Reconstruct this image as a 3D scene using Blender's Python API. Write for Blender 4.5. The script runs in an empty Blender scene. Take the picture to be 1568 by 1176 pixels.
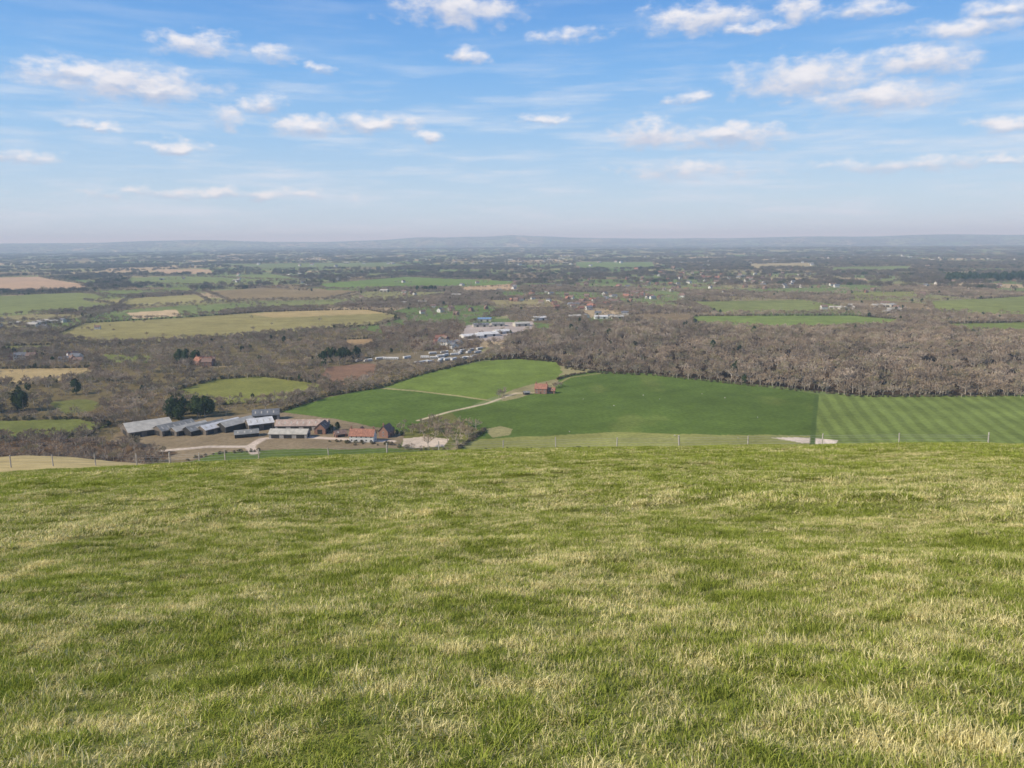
import bpy, math, numpy as np
from mathutils import Matrix, Vector
rng = np.random.default_rng(7)
scene = bpy.context.scene
# ------------------------------------------------------------------ survey frame
FPX = 1170.0; CX = 784.0; CY = 588.0
HC = 150.0
PITCH = math.radians(10.6); ROLL = math.radians(-0.42)
RM = Matrix.Rotation(math.pi/2-PITCH, 3, 'X') @ Matrix.Rotation(ROLL, 3, 'Z')
RN = np.array(RM)
SUN_AZ = math.radians(-112); SUN_EL = math.radians(37)

def bearing(u, v):
    d = RN @ np.array([(u-CX)/FPX, -(v-CY)/FPX, -1.0])
    return math.atan2(d[0], d[1]), -d[2]/math.hypot(d[0], d[1])
def s2l(c):
    c = np.asarray(c, dtype=float)/255.0
    return np.where(c <= 0.04045, c/12.92, ((c+0.055)/1.055)**2.4)
def C(r, g, b, k=1.0):
    q = s2l([r, g, b])*k
    t = min(1, max(0, (g-r)/25.0+0.3))
    return q*np.array([1.0, 0.86-0.07*t, 0.80-0.06*t])

# ------------------------------------------------------------------ noise
def hash2(ix, iy, s):
    n = (ix.astype(np.int64)*374761393 + iy.astype(np.int64)*668265263 + s*1274126177) & 0xffffffff
    n = ((n ^ (n >> 13))*1274126177) & 0xffffffff
    n = n ^ (n >> 16)
    return (n & 0xffffff)/float(0xffffff)
def vnoise(x, y, s=0):
    ix = np.floor(x); iy = np.floor(y); fx = x-ix; fy = y-iy
    fx = fx*fx*(3-2*fx); fy = fy*fy*(3-2*fy)
    a = hash2(ix, iy, s); b = hash2(ix+1, iy, s); c = hash2(ix, iy+1, s); d = hash2(ix+1, iy+1, s)
    return (a*(1-fx)+b*fx)*(1-fy)+(c*(1-fx)+d*fx)*fy
def fbm(x, y, s=0, o=3):
    t = 0; a = 1; w = 0
    for i in range(o):
        t = t+a*vnoise(x*2**i+i*17.3, y*2**i-i*9.1, s+i); w += a; a *= 0.5
    return t/w
def sst(a, b, x):
    t = np.clip((x-a)/(b-a), 0, 1); return t*t*(3-2*t)

# ------------------------------------------------------------------ terrain height
KH = 0.00032; EYE = 1.6
brow = [(-60,734),(0,729),(100,723),(180,718),(260,713),(330,709),(400,705),(500,701),(600,697),(750,691),(900,688),(1050,686),(1250,684),(1568,683),(1640,684)]
baz = []; bs = []
for p in brow:
    a, t = bearing(*p); baz.append(a); bs.append(t-2*math.sqrt(EYE*KH))
baz = np.array(baz); bs = np.array(bs)
AZ0 = bearing(20, 715)[0]; AZ1 = bearing(330, 709)[0]
def slope(az):
    s = np.interp(az, baz, bs)
    return s*(1-sst(0.9, 2.6, np.abs(az))) - 0.02*sst(0.9, 2.6, np.abs(az))
def plain(x, y):
    r = np.hypot(x, y); az = np.arctan2(x, y)
    z = 9*(fbm(x/520, y/520, 11, 2)-0.5)*sst(480, 800, r)*(1-0.3*sst(2000, 4000, r))
    z = z + 60*(fbm(x/3500, y/3500, 21, 3)-0.45)*sst(4500, 12000, r)
    prof = 0.35+1.0*np.exp(-((az+0.02)/0.16)**2)*(0.6+0.6*vnoise(az*25, az*0, 5)) + 0.35*vnoise(az*14, az*0+3, 9)+0.5*np.exp(-((az+0.42)/0.07)**2)+0.4*sst(0.2, 0.5, az)
    z = z + sst(17000, 24000, r)*(80+135*prof)
    return z
def ground(x, y):
    x = np.asarray(x, float); y = np.asarray(y, float)
    r = np.hypot(x, y); az = np.arctan2(x, y)
    h = HC-EYE-slope(az)*r-KH*r*r
    # shoulder of the down on the left, past the fence
    h = h + 3.3*(1-sst(AZ0, AZ1, az))*(1-sst(1.2, 1.6, np.abs(az)))*np.exp(-((r-122)/27.0)**2)
    h = h + 0.15*(fbm(x/1.2, y/1.0, 31, 2)-0.5)*(1-sst(25, 70, r)) + 0.34*(fbm(x/5.0, y/3.5, 41, 2)-0.5)*sst(2, 10, r)
    h = np.maximum(h, -300)
    p = plain(x, y)
    return 0.5*(h+p+np.sqrt((h-p)**2+9.0))
def G(u, v):
    """sighting -> map position on the plain"""
    a, t = bearing(u, v); r = HC/t
    for i in range(12):
        z = float(plain(np.array([r*math.sin(a)]), np.array([r*math.cos(a)]))[0])
        r = 0.5*r+0.5*min(max((HC-z)/t, 300), 30000)
    return r*math.sin(a), r*math.cos(a)
def GP(poly): return np.array([G(*p) for p in poly])

def pip(x, y, P):
    inside = np.zeros(x.shape, bool)
    m = (x >= P[:,0].min())&(x <= P[:,0].max())&(y >= P[:,1].min())&(y <= P[:,1].max())
    if not m.any(): return inside
    xs = x[m]; ys = y[m]; c = np.zeros(xs.shape, bool); n = len(P); j = n-1
    for i in range(n):
        xi, yi = P[i]; xj, yj = P[j]
        if yi != yj:
            c ^= ((yi > ys) != (yj > ys)) & (xs < (xj-xi)*(ys-yi)/(yj-yi)+xi)
        j = i
    inside[m] = c
    return inside
def dist_line(x, y, P):
    d = np.full(x.shape, 1e9)
    for i in range(len(P)-1):
        a = P[i]; b = P[i+1]; ab = b-a; L = (ab**2).sum()
        t = np.clip(((x-a[0])*ab[0]+(y-a[1])*ab[1])/L, 0, 1)
        d = np.minimum(d, np.hypot(x-a[0]-t*ab[0], y-a[1]-t*ab[1]))
    return d

# ------------------------------------------------------------------ land use map
# (outline, colour, tree density, hedged)
LAND = [
 ([(-200,500),(560,505),(760,545),(700,560),(590,590),(440,630),(440,705),(-200,770)], C(114,108,76), 0.45, False),
 ([(-20,565),(150,563),(140,578),(60,588),(-20,590)], C(168,156,112), 0, True),
 ([(160,542),(235,545),(225,556),(165,554)], C(122,138,78), 0, False),
 ([(0,530),(90,528),(80,538),(0,540)], C(124,134,80), 0, True),
 ([(255,602),(330,581),(400,576),(505,590),(440,614),(330,621)], C(128,140,76), 0, True),
 ([(-40,645),(120,641),(165,650),(130,668),(-40,672)], C(112,128,70), 0, True),
 ([(70,615),(130,611),(180,624),(100,633)], C(110,122,70), 0, False),
 ([(500,562),(575,555),(572,575),(520,592),(488,580)], C(134,112,90), 0, False),
 ([(80,514),(130,495),(270,487),(400,478),(560,474),(620,485),(580,498),(420,511),(250,523),(150,527)], C(146,146,96), 0.004, True),
 ([(380,481),(440,476),(560,474),(590,480),(420,487)], C(174,162,114), 0, False),
 ([(515,521),(570,518),(578,531),(530,534)], C(152,134,98), 0, True),
 ([(195,479),(270,474),(278,484),(205,488)], C(192,178,140), 0, False),
 ([(-40,455),(120,448),(200,456),(180,470),(-40,488)], C(126,144,90), 0, True),
 ([(-40,426),(60,424),(135,437),(110,444),(-40,447)], C(184,164,132), 0, True),
 ([(310,446),(430,439),(560,446),(500,459),(350,461)], C(140,130,98), 0, True),
 ([(130,461),(300,451),(322,463),(200,471)], C(152,154,104), 0, True),
 ([(130,446),(290,440),(300,447),(160,456)], C(120,142,84), 0, True),
 ([(480,436),(620,424),(800,431),(780,440),(600,441),(500,444)], C(114,144,80), 0, True),
 ([(200,425),(420,420),(470,430),(300,437),(190,434)], C(124,146,92), 0, True),
 ([(700,440),(790,434),(795,444),(720,447)], C(182,164,128), 0, False),
 ([(240,413),(320,412),(328,419),(250,420)], C(184,166,132), 0, False),
 ([(330,405),(600,402),(640,409),(400,412)], C(120,142,96), 0, True),
 ([(740,460),(850,457),(875,468),(760,471)], C(148,146,104), 0, True),
 ([(770,472),(880,468),(905,492),(850,497),(780,490)], C(112,104,80), 0.5, False),
 ([(880,401),(1000,401),(1005,411),(880,412)], C(118,144,90), 0, True),
 ([(1150,404),(1240,402),(1245,410),(1150,411)], C(168,162,122), 0, False),
 ([(1275,409),(1400,407),(1390,415),(1270,416)], C(124,146,90), 0, True),
 ([(1060,484),(1300,483),(1378,489),(1372,499),(1200,505),(1060,496)], C(120,146,80), 0, True),
 ([(1050,462),(1230,459),(1295,469),(1290,479),(1100,481)], C(126,144,88), 0, True),
 ([(1440,496),(1600,493),(1600,512),(1470,508)], C(120,142,78), 0, True),
 ([(1420,462),(1600,451),(1600,482),(1430,478)], C(128,146,86), 0, True),
 ([(1300,448),(1400,446),(1410,458),(1300,460)], C(134,146,90), 0, True),
 ([(748,553),(790,517),(860,503),(930,494),(1060,498),(1200,508),(1370,503),(1450,508),(1600,518),(1750,520),(1750,603),(1568,604),(1320,606),(1130,586),(1000,573),(930,570),(860,560)], C(74,64,48), 0.62, False),
 ([(580,500),(700,490),(740,520),(730,545),(600,530)], C(100,88,68), 0.6, False),
 ([(860,498),(1050,492),(1060,500),(860,506)], C(100,88,68), 0.6, False),
 ([(702,519),(760,523),(800,512),(820,500),(815,492),(770,494),(715,498)], C(176,172,160), 0.03, False),
 ([(545,553),(600,541),(730,533),(745,545),(690,558),(600,563)], C(126,120,94), 0.03, False),
 # near farmland
 ([(600,632),(700,626),(770,650),(760,695),(600,695)], C(112,122,68), 0.12, False),
 ([(440,655),(418,634),(500,608),(580,594),(660,602),(745,613),(700,630),(650,642),(620,662),(612,692),(500,690)], C(94,124,58), 0, False),
 ([(590,592),(640,575),(700,560),(742,552),(800,550),(852,555),(862,570),(850,580),(800,592),(745,612),(660,601)], C(112,140,66), 0, False),
 ([(858,575),(920,569),(1000,573),(1130,588),(1252,603),(1245,725),(700,725),(735,662),(690,633),(800,607),(850,592)], C(92,121,56), 0, False),
 ([(715,672),(830,667),(900,664),(960,661),(1100,666),(1245,667),(1245,725),(690,725)], C(140,152,88), 0, False),
 ([(1250,603),(1320,607),(1750,603),(1750,740),(1243,740)], C(114,139,72), 0, False),
 ([(150,690),(180,662),(260,645),(420,630),(520,642),(620,664),(612,686),(400,690),(300,705),(150,712)], C(136,127,100), 0, False),
 ([(280,712),(330,694),(420,688),(600,687),(700,690),(720,725),(280,735)], C(94,120,58), 0, False),
 ([(616,673),(645,669),(686,673),(682,683),(640,685),(616,682)], C(204,196,172), 0, False),
 ([(742,657),(765,653),(786,658),(780,666),(752,669)], C(150,154,106), 0, False),
 ([(1185,671),(1215,670),(1255,672),(1284,675),(1280,680),(1225,678)], C(214,208,186), 0, False),
 ([(-200,668),(130,670),(270,694),(240,709),(-200,716)], C(104,90,68), 0.9, False),
 ([(120,640),(170,612),(250,602),(260,640),(190,655)], C(106,97,70), 0.8, False),
]
LANDW = [(GP(p), c, d, h) for p, c, d, h in LAND]
def land(first): return LANDW[[i for i, l in enumerate(LAND) if l[0][0] == first][0]][0]
TRACKS = [([(640,644),(690,630),(745,618),(790,602),(825,601)], 1.6, C(196,188,156)),
          ([(578,594),(640,599),(700,606),(748,613)], 1.8, C(162,162,112)),
          ([(390,694),(382,684),(402,672),(440,668),(520,672),(600,676)], 3.0, C(200,192,172)),
          ([(250,690),(320,684),(385,684)], 2.8, C(194,188,168)),
          ([(690,690),(722,672),(740,660)], 1.6, C(150,145,108)),
          ([(850,590),(872,578),(925,571)], 1.2, C(150,150,100)),
          ([(1251,604),(1247,640),(1244,680),(1243,720)], 1.6, C(82,108,54)),
          ([(250,566),(330,562),(420,556),(560,548)], 2.0, C(155,146,120))]
TRACKSW = [(GP(p), w, c) for p, w, c in TRACKS]
PAL = np.array([C(116,140,88), C(128,144,94), C(106,132,78), C(138,146,98), C(148,148,106), C(178,166,130), C(132,122,94), C(112,136,82), C(120,142,90)])
FIELD_D = land((1250,603)); FIELD_C = land((858,575)); FIELD_A = land((440,655)); BIGWOOD = land((748,553))

def voronoi(x, y, g, seed):
    x = x/g + 0.25*(vnoise(x/g*2.2, y/g*2.2, seed+3)-0.5); y = y/g + 0.25*(vnoise(x*2.2+9, y*2.2, seed+4)-0.5)
    ix = np.floor(x); iy = np.floor(y)
    f1 = np.full(x.shape, 1e9); f2 = f1.copy(); idh = np.zeros(x.shape)
    for dx in (-1, 0, 1):
        for dy in (-1, 0, 1):
            cx = ix+dx; cy = iy+dy
            px = cx+0.1+0.8*hash2(cx, cy, seed); py = cy+0.1+0.8*hash2(cx, cy, seed+1)
            d = np.hypot(x-px, y-py); h = hash2(cx, cy, seed+2)
            closer = d < f1
            f2 = np.where(closer, f1, np.minimum(f2, d)); idh = np.where(closer, h, idh); f1 = np.where(closer, d, f1)
    return f1*g, f2*g, idh

def classify(x, y, thr):
    r = np.hypot(x, y)
    far = r > 4200
    a1, a2, h1 = voronoi(x, y, 230.0, 101); b1, b2, h2 = voronoi(x, y, 480.0, 201)
    h = np.where(far, h2, h1); edge = np.where(far, b2-b1, a2-a1)
    wet = fbm(x/1800, y/1800, 77, 2)
    woodp = 0.16+0.42*sst(0.45, 0.7, wet)+0.10*sst(0, 3000, x)
    woodp = woodp*(1-0.2*sst(4000, 9000, r))
    wood = h < woodp
    ci = np.floor(((h*7919) % 1.0)*len(PAL)).astype(int) % len(PAL)
    col = PAL[ci].copy()
    shade = 0.85+0.3*fbm(x/90, y/90, 55, 3)
    col[wood] = np.array(C(98,88,70))
    dens = np.where(wood, 0.85, np.where(edge < thr, 0.95, 0.02))
    hedge_gap = vnoise(x/140, y/140, 66) < 0.15
    dens = np.where((~wood)&(edge < thr)&hedge_gap, 0.15, dens)
    jx = x+5*(fbm(x/25, y/25, 61, 2)-0.5); jy = y+9*(fbm(x/25, y/25, 62, 2)-0.5)
    for P, c, d, hg in LANDW:
        m = pip(jx, jy, P)
        if m.any():
            col[m] = c; dens[m] = d
    return col*shade[:, None], dens

def paint(x, y):
    r = np.hypot(x, y); az = np.arctan2(x, y)
    col, _ = classify(x, y, 10.0)
    a0 = math.radians(14.5); perp = x*math.cos(a0)-y*math.sin(a0)+4.0*(fbm(x/60, y/60, 3, 2)-0.5)
    m = pip(x, y, FIELD_D)
    st = 0.5+0.5*np.sin(2*math.pi*perp/12.5)
    st = sst(0.2, 0.8, st)*(0.5+0.8*fbm(x/40, y/40, 13, 2))
    col[m] = col[m]*(0.90+0.30*st[m])[:, None]
    for P, ang, per in ((FIELD_C, 52, 24.0), (FIELD_A, 60, 20.0)):
        m = pip(x, y, P)
        a0 = math.radians(ang); perp = x*math.cos(a0)-y*math.sin(a0)+14*(fbm(x/220, y/220, 8, 1)-0.5)
        q = np.abs((perp/per) % 1.0-0.5)*per
        col[m] = col[m]*(1-0.10*(np.abs(q-1.2) < 0.5))[m][:, None]
    m = pip(x, y, FIELD_C)
    pale = sst(0.6, 0.85, fbm(x/30, y/70, 91, 4))
    big = fbm(x/110, y/160, 92, 2)
    col[m] = (col[m]*(1-0.3*pale[m][:, None]) + C(130,146,78)*0.3*pale[m][:, None])*(0.80+0.40*big[m])[:, None]
    for P, w, c in TRACKSW:
        d = dist_line(x, y, P)
        k = (1-sst(w*0.8, w*1.4+0.4, d))[:, None]
        col = col*(1-k)+c*k
    hill = (1-sst(395, 430, r))[:, None]
    n1 = fbm(x/1.2, y/0.7, 71, 4)[:, None]
    turf = np.array([0.15,0.16,0.035])*(1-n1)+np.array([0.36,0.32,0.11])*n1
    b = (sst(76, 84, r)*(1-sst(-0.30, -0.22, az)))[:, None]
    turf = turf*(1-0.85*b)+C(200,188,138)*0.85*b
    return col*(1-hill)+turf*hill

# ------------------------------------------------------------------ materials
def N(nt, t, **kw):
    n = nt.nodes.new(t)
    for k, v in kw.items(): setattr(n, k, v)
    return n
def mat_new(name, diffuse=False):
    m = bpy.data.materials.new(name); m.use_nodes = True
    nt = m.node_tree; b = nt.nodes.get('Principled BSDF')
    if diffuse:
        nt.nodes.remove(b); b = N(nt, 'ShaderNodeBsdfDiffuse'); nt.links.new(b.outputs[0], nt.nodes['Material Output'].inputs[0])
    else:
        b.inputs['Roughness'].default_value = 0.9; b.inputs['Specular IOR Level'].default_value = 0.15
    return m, nt, b
def simple_mat(name, col, rough=0.85, var=0.2, scale=0.6, spec=0.1):
    m, nt, b = mat_new(name)
    b.inputs['Roughness'].default_value = rough; b.inputs['Specular IOR Level'].default_value = spec
    geo = N(nt, 'ShaderNodeNewGeometry'); no = N(nt, 'ShaderNodeTexNoise'); no.inputs['Scale'].default_value = scale; no.inputs['Detail'].default_value = 4
    nt.links.new(geo.outputs['Position'], no.inputs['Vector'])
    mr = N(nt, 'ShaderNodeMapRange'); mr.inputs[1].default_value = 0.3; mr.inputs[2].default_value = 0.7
    mr.inputs[3].default_value = 1-var; mr.inputs[4].default_value = 1+var*0.6
    nt.links.new(no.outputs[0], mr.inputs[0])
    mx = N(nt, 'ShaderNodeVectorMath', operation='SCALE'); mx.inputs[0].default_value = tuple(col)
    nt.links.new(mr.outputs[0], mx.inputs['Scale']); nt.links.new(mx.outputs[0], b.inputs['Base Color'])
    return m
def terrain_mat():
    m, nt, b = mat_new('countryside_ground', True)
    at = N(nt, 'ShaderNodeAttribute', attribute_name='Col'); geo = N(nt, 'ShaderNodeNewGeometry')
    last = at.outputs['Color']
    for sc, lo, hi in ((0.035, 0.84, 1.14), (0.3, 0.84, 1.16), (9.0, 0.75, 1.25)):
        no = N(nt, 'ShaderNodeTexNoise'); no.inputs['Scale'].default_value = sc; no.inputs['Detail'].default_value = 3
        nt.links.new(geo.outputs['Position'], no.inputs['Vector'])
        mr = N(nt, 'ShaderNodeMapRange'); mr.inputs[1].default_value = 0.3; mr.inputs[2].default_value = 0.7; mr.inputs[3].default_value = lo; mr.inputs[4].default_value = hi
        nt.links.new(no.outputs[0], mr.inputs[0])
        mx = N(nt, 'ShaderNodeVectorMath', operation='SCALE'); nt.links.new(last, mx.inputs[0]); nt.links.new(mr.outputs[0], mx.inputs['Scale']); last = mx.outputs[0]
    nt.links.new(last, b.inputs['Color'])
    return m
def ramp_mat(name, cols):
    m, nt, b = mat_new(name, True)
    oi = N(nt, 'ShaderNodeObjectInfo'); cr = N(nt, 'ShaderNodeValToRGB')
    e = cr.color_ramp.elements
    for i, c in enumerate(cols):
        p = i/(len(cols)-1)
        el = e[i] if i < 2 else e.new(p)
        el.position = p; el.color = (*c, 1)
    nt.links.new(oi.outputs['Random'], cr.inputs[0])
    geo = N(nt, 'ShaderNodeNewGeometry'); no = N(nt, 'ShaderNodeTexNoise'); no.inputs['Scale'].default_value = 0.012; no.inputs['Detail'].default_value = 3
    nt.links.new(geo.outputs['Position'], no.inputs['Vector'])
    mr = N(nt, 'ShaderNodeMapRange'); mr.inputs[1].default_value = 0.35; mr.inputs[2].default_value = 0.65; mr.inputs[3].default_value = 0.72; mr.inputs[4].default_value = 1.28
    nt.links.new(no.outputs[0], mr.inputs[0])
    mx = N(nt, 'ShaderNodeVectorMath', operation='SCALE'); nt.links.new(cr.outputs[0], mx.inputs[0]); nt.links.new(mr.outputs[0], mx.inputs['Scale'])
    nt.links.new(mx.outputs[0], b.inputs['Color'])
    return m

M_terr = terrain_mat()
M_twig = ramp_mat('winter_twigs', [(0.30,0.215,0.14),(0.46,0.35,0.235),(0.21,0.155,0.105),(0.38,0.28,0.18),(0.27,0.24,0.12),(0.50,0.40,0.29),(0.24,0.18,0.13)])
M_twig_far = ramp_mat('distant_winter_twigs', [(0.15,0.115,0.08),(0.22,0.17,0.12),(0.11,0.095,0.07),(0.18,0.14,0.10),(0.15,0.14,0.07)])
M_bark = simple_mat('tree_bark', (0.46,0.39,0.30), 0.95, 0.3, 1.0)
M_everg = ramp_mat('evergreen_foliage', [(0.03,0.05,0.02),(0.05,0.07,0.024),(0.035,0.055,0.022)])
M_bush = ramp_mat('hedge_foliage', [(0.15,0.115,0.068),(0.10,0.10,0.045),(0.19,0.145,0.09)])

# ------------------------------------------------------------------ mesh helpers
def mesh_np(name, V, F, mats, midx=None, smooth=False):
    me = bpy.data.meshes.new(name)
    if isinstance(F, np.ndarray):
        k = F.shape[1]; me.vertices.add(len(V)); me.vertices.foreach_set('co', np.asarray(V, np.float32).ravel())
        me.loops.add(F.size); me.loops.foreach_set('vertex_index', F.astype(np.int32).ravel())
        me.polygons.add(len(F)); me.polygons.foreach_set('loop_start', np.arange(0, F.size, k, dtype=np.int32))
        me.update(calc_edges=True)
    else:
        me.from_pydata([tuple(v) for v in V], [], F)
    for m in mats: me.materials.append(m)
    if midx is not None: me.polygons.foreach_set('material_index', np.asarray(midx, np.int32))
    if smooth: me.polygons.foreach_set('use_smooth', np.ones(len(me.polygons), bool))
    me.update()
    return me
def add(name, me, parent=None, loc=None, rotz=0.0):
    o = bpy.data.objects.new(name, me); scene.collection.objects.link(o)
    if loc is not None: o.location = loc
    o.rotation_euler[2] = rotz
    if parent: o.parent = parent
    return o

# ------------------------------------------------------------------ terrain mesh
azf = np.radians(np.arange(-46, 46.001, 0.058)); azc = np.radians(np.arange(48, 312, 2.0))
AZ = np.concatenate([azf, azc]); na = len(AZ)
rows = np.concatenate([[0.02], np.geomspace(0.6, 400, 240)[:-1], 150.0/np.linspace(0.375, 0.0044, 520)])
nr = len(rows)
RR, AA = np.meshgrid(rows, AZ, indexing='ij')
X = (RR*np.sin(AA)).ravel(); Y = (RR*np.cos(AA)).ravel(); Z = ground(X, Y)
idx = np.arange(nr*na).reshape(nr, na)
a = idx[:-1]; b = idx[1:]
Fq = np.stack([a, b, np.roll(b, -1, 1), np.roll(a, -1, 1)], -1).reshape(-1, 4)[:, ::-1]
me = mesh_np('terrain', np.stack([X, Y, Z], 1), Fq.copy(), [M_terr], smooth=True)
col = np.ones((len(X), 4), np.float32)
for s in range(0, len(X), 300000):
    col[s:s+300000, :3] = paint(X[s:s+300000], Y[s:s+300000])
ca = me.color_attributes.new('Col', 'FLOAT_COLOR', 'POINT'); ca.data.foreach_set('color', col.ravel())
terrain = add('terrain', me)

# ------------------------------------------------------------------ instancing helper
def lib(name, objs):
    c = bpy.data.collections.new(name)
    for o in objs: c.objects.link(o)
    return c
def obj_only(name, me): return bpy.data.objects.new(name, me)
def scatter(name, pts, rot, scl, idxs, coll):
    me = bpy.data.meshes.new(name); n = len(pts)
    me.vertices.add(n); me.vertices.foreach_set('co', np.asarray(pts, np.float32).ravel())
    for an, d in (('rot', rot), ('scl', scl)):
        at = me.attributes.new(an, 'FLOAT_VECTOR', 'POINT'); at.data.foreach_set('vector', np.asarray(d, np.float32).ravel())
    at = me.attributes.new('vidx', 'INT', 'POINT'); at.data.foreach_set('value', np.asarray(idxs, np.int32))
    o = add(name, me)
    ng = bpy.data.node_groups.new(name+'_scatter', 'GeometryNodeTree')
    ng.interface.new_socket('Geometry', in_out='INPUT', socket_type='NodeSocketGeometry')
    ng.interface.new_socket('Geometry', in_out='OUTPUT', socket_type='NodeSocketGeometry')
    gi = N(ng, 'NodeGroupInput'); go = N(ng, 'NodeGroupOutput')
    ip = N(ng, 'GeometryNodeInstanceOnPoints'); ci = N(ng, 'GeometryNodeCollectionInfo')
    ci.inputs['Collection'].default_value = coll; ci.inputs['Separate Children'].default_value = True; ci.inputs['Reset Children'].default_value = True
    def na_(nm, dt):
        n_ = N(ng, 'GeometryNodeInputNamedAttribute', data_type=dt); n_.inputs['Name'].default_value = nm; return n_
    r = na_('rot', 'FLOAT_VECTOR'); s = na_('scl', 'FLOAT_VECTOR'); v = na_('vidx', 'INT')
    er = N(ng, 'FunctionNodeEulerToRotation')
    L = ng.links.new
    L(gi.outputs[0], ip.inputs['Points']); L(ci.outputs[0], ip.inputs['Instance']); ip.inputs['Pick Instance'].default_value = True
    L(v.outputs[0], ip.inputs['Instance Index']); L(r.outputs[0], er.inputs[0]); L(er.outputs[0], ip.inputs['Rotation']); L(s.outputs[0], ip.inputs['Scale'])
    L(ip.outputs[0], go.inputs[0])
    md = o.modifiers.new('scatter', 'NODES'); md.node_group = ng
    return o

# ------------------------------------------------------------------ trees
def cone_seg(V, F, p, q, r0, r1, n=4):
    p = np.array(p); q = np.array(q); d = q-p; d = d/np.linalg.norm(d)
    a = np.cross(d, [0.3, 0.9, 0.2]); a /= np.linalg.norm(a); b = np.cross(d, a); s = len(V)
    for c, r in ((p, r0), (q, r1)):
        for i in range(n):
            t = 2*math.pi*i/n; V.append(c+r*(math.cos(t)*a+math.sin(t)*b))
    for i in range(n):
        j = (i+1) % n; F.append((s+i, s+j, s+n+j, s+n+i))
def bare_tree(seed, h=11.0, spread=0.42, ntw=16):
    r = np.random.default_rng(seed); V = []; F = []; mi = []
    top = np.array([r.normal(0, .3), r.normal(0, .3), h*0.34])
    cone_seg(V, F, (0, 0, -0.6), top, h*0.028, h*0.02, 6)
    limbs = []
    lead = top+np.array([r.normal(0, .5), r.normal(0, .5), h*0.34]); cone_seg(V, F, top, lead, h*0.019, h*0.008); limbs.append((top, lead))
    for i in range(7):
        t = 2*math.pi*(i/7+r.uniform(-.06, .06)); st = np.array([0, 0, h*r.uniform(.24, .36)]); st[:2] = top[:2]*st[2]/top[2]
        L = h*spread*r.uniform(.7, 1.05); up = r.uniform(.5, 1.3)
        d = np.array([math.cos(t), math.sin(t), up]); d /= np.linalg.norm(d)
        e = st+d*L; cone_seg(V, F, st, e, h*0.013, h*0.006); limbs.append((st, e))
    tips = []
    for st, e in limbs:
        d = (e-st)/np.linalg.norm(e-st)
        for k in range(4):
            f = r.uniform(.45, 1.0); s = st+(e-st)*f
            dd = d+r.normal(0, .55, 3)+np.array([0, 0, .35]); dd /= np.linalg.norm(dd)
            e2 = s+dd*h*r.uniform(.14, .28); cone_seg(V, F, s, e2, h*0.005, h*0.0025, 3); tips.append((s, e2))
    mi = [1]*len(F)
    for s, e in tips:
        d = (e-s)/np.linalg.norm(e-s)
        for k in range(ntw):
            f = r.uniform(.2, 1.1); p = s+(e-s)*f
            dd = d+r.normal(0, .75, 3)+np.array([0, 0, .25]); dd /= np.linalg.norm(dd)
            L = h*r.uniform(.05, .12); w = np.cross(dd, r.normal(0, 1, 3)); w /= np.linalg.norm(w); w *= h*r.uniform(.008, .016)
            n = len(V); V += [p-w, p+w, p+dd*L]; F.append((n, n+1, n+2)); mi.append(0)
    return mesh_np('bare_tree', V, F, [M_twig, M_bark], mi)
def leafy(seed, h, rad, n, size, mat, shape='cone', trunk=True, name='leafy'):
    r = np.random.default_rng(seed); V = []; F = []; mi = []
    if trunk: cone_seg(V, F, (0, 0, -0.5), (0, 0, h*0.75), h*0.022, h*0.008, 5)
    mi = [1]*len(F)
    lumps = [(r.uniform(0, 2*math.pi), r.uniform(.1, .95), r.uniform(.75, 1.15)) for _ in range(16)]
    for i in range(n):
        a, zz, k = lumps[r.integers(len(lumps))]
        a += r.normal(0, .4); zz = np.clip(zz+r.normal(0, .09), 0.02, 1)
        prof = (1-zz)**0.7*0.95+0.06 if shape == 'cone' else math.sqrt(max(0, 1-(2*zz-1)**2*0.9))
        rr = rad*prof*k*math.sqrt(r.uniform(.25, 1))
        p = np.array([math.cos(a)*rr, math.sin(a)*rr, h*(0.08+0.92*zz)])
        nrm = np.array([math.cos(a), math.sin(a), .6])+r.normal(0, .5, 3); t = np.cross(nrm, r.normal(0, 1, 3)); t /= np.linalg.norm(t); u = np.cross(nrm, t); u /= np.linalg.norm(u)
        s = size*r.uniform(.6, 1.3); q = len(V)
        V += [p-t*s, p+t*s*.8+u*s*.2, p+u*s*1.2, ]; F.append((q, q+1, q+2)); mi.append(0)
    return mesh_np(name, V, F, [mat, M_bark], mi)
def clump(seed, mat, n=9, R=11, tri=70):
    r = np.random.default_rng(seed); V = []; F = []; mi = []
    for i in range(n):
        cx, cy = r.uniform(-R, R), r.uniform(-R, R); h = r.uniform(7, 12); rad = r.uniform(3.2, 5)
        cone_seg(V, F, (cx, cy, -2), (cx, cy, h*.6), .35, .12, 3); mi += [1, 1, 1]
        for k in range(tri):
            th = r.uniform(0, 2*math.pi); z = r.uniform(-.7, 1); q = math.sqrt(max(0, 1-z*z))*r.uniform(.6, 1.1)
            p = np.array([cx+rad*q*math.cos(th), cy+rad*q*math.sin(th), h*.58+z*h*.42])
            dd = np.array([q*math.cos(th), q*math.sin(th), z+.5])+r.normal(0, .5, 3); dd /= np.linalg.norm(dd)
            w = np.cross(dd, r.normal(0, 1, 3)); w /= np.linalg.norm(w); w *= r.uniform(.25, .6); m = len(V)
            V += [p-w, p+w, p+dd*r.uniform(1.2, 2.4)]; F.append((m, m+1, m+2)); mi.append(0)
    return mesh_np('tree_clump', V, F, [mat, M_bark], mi)

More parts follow.
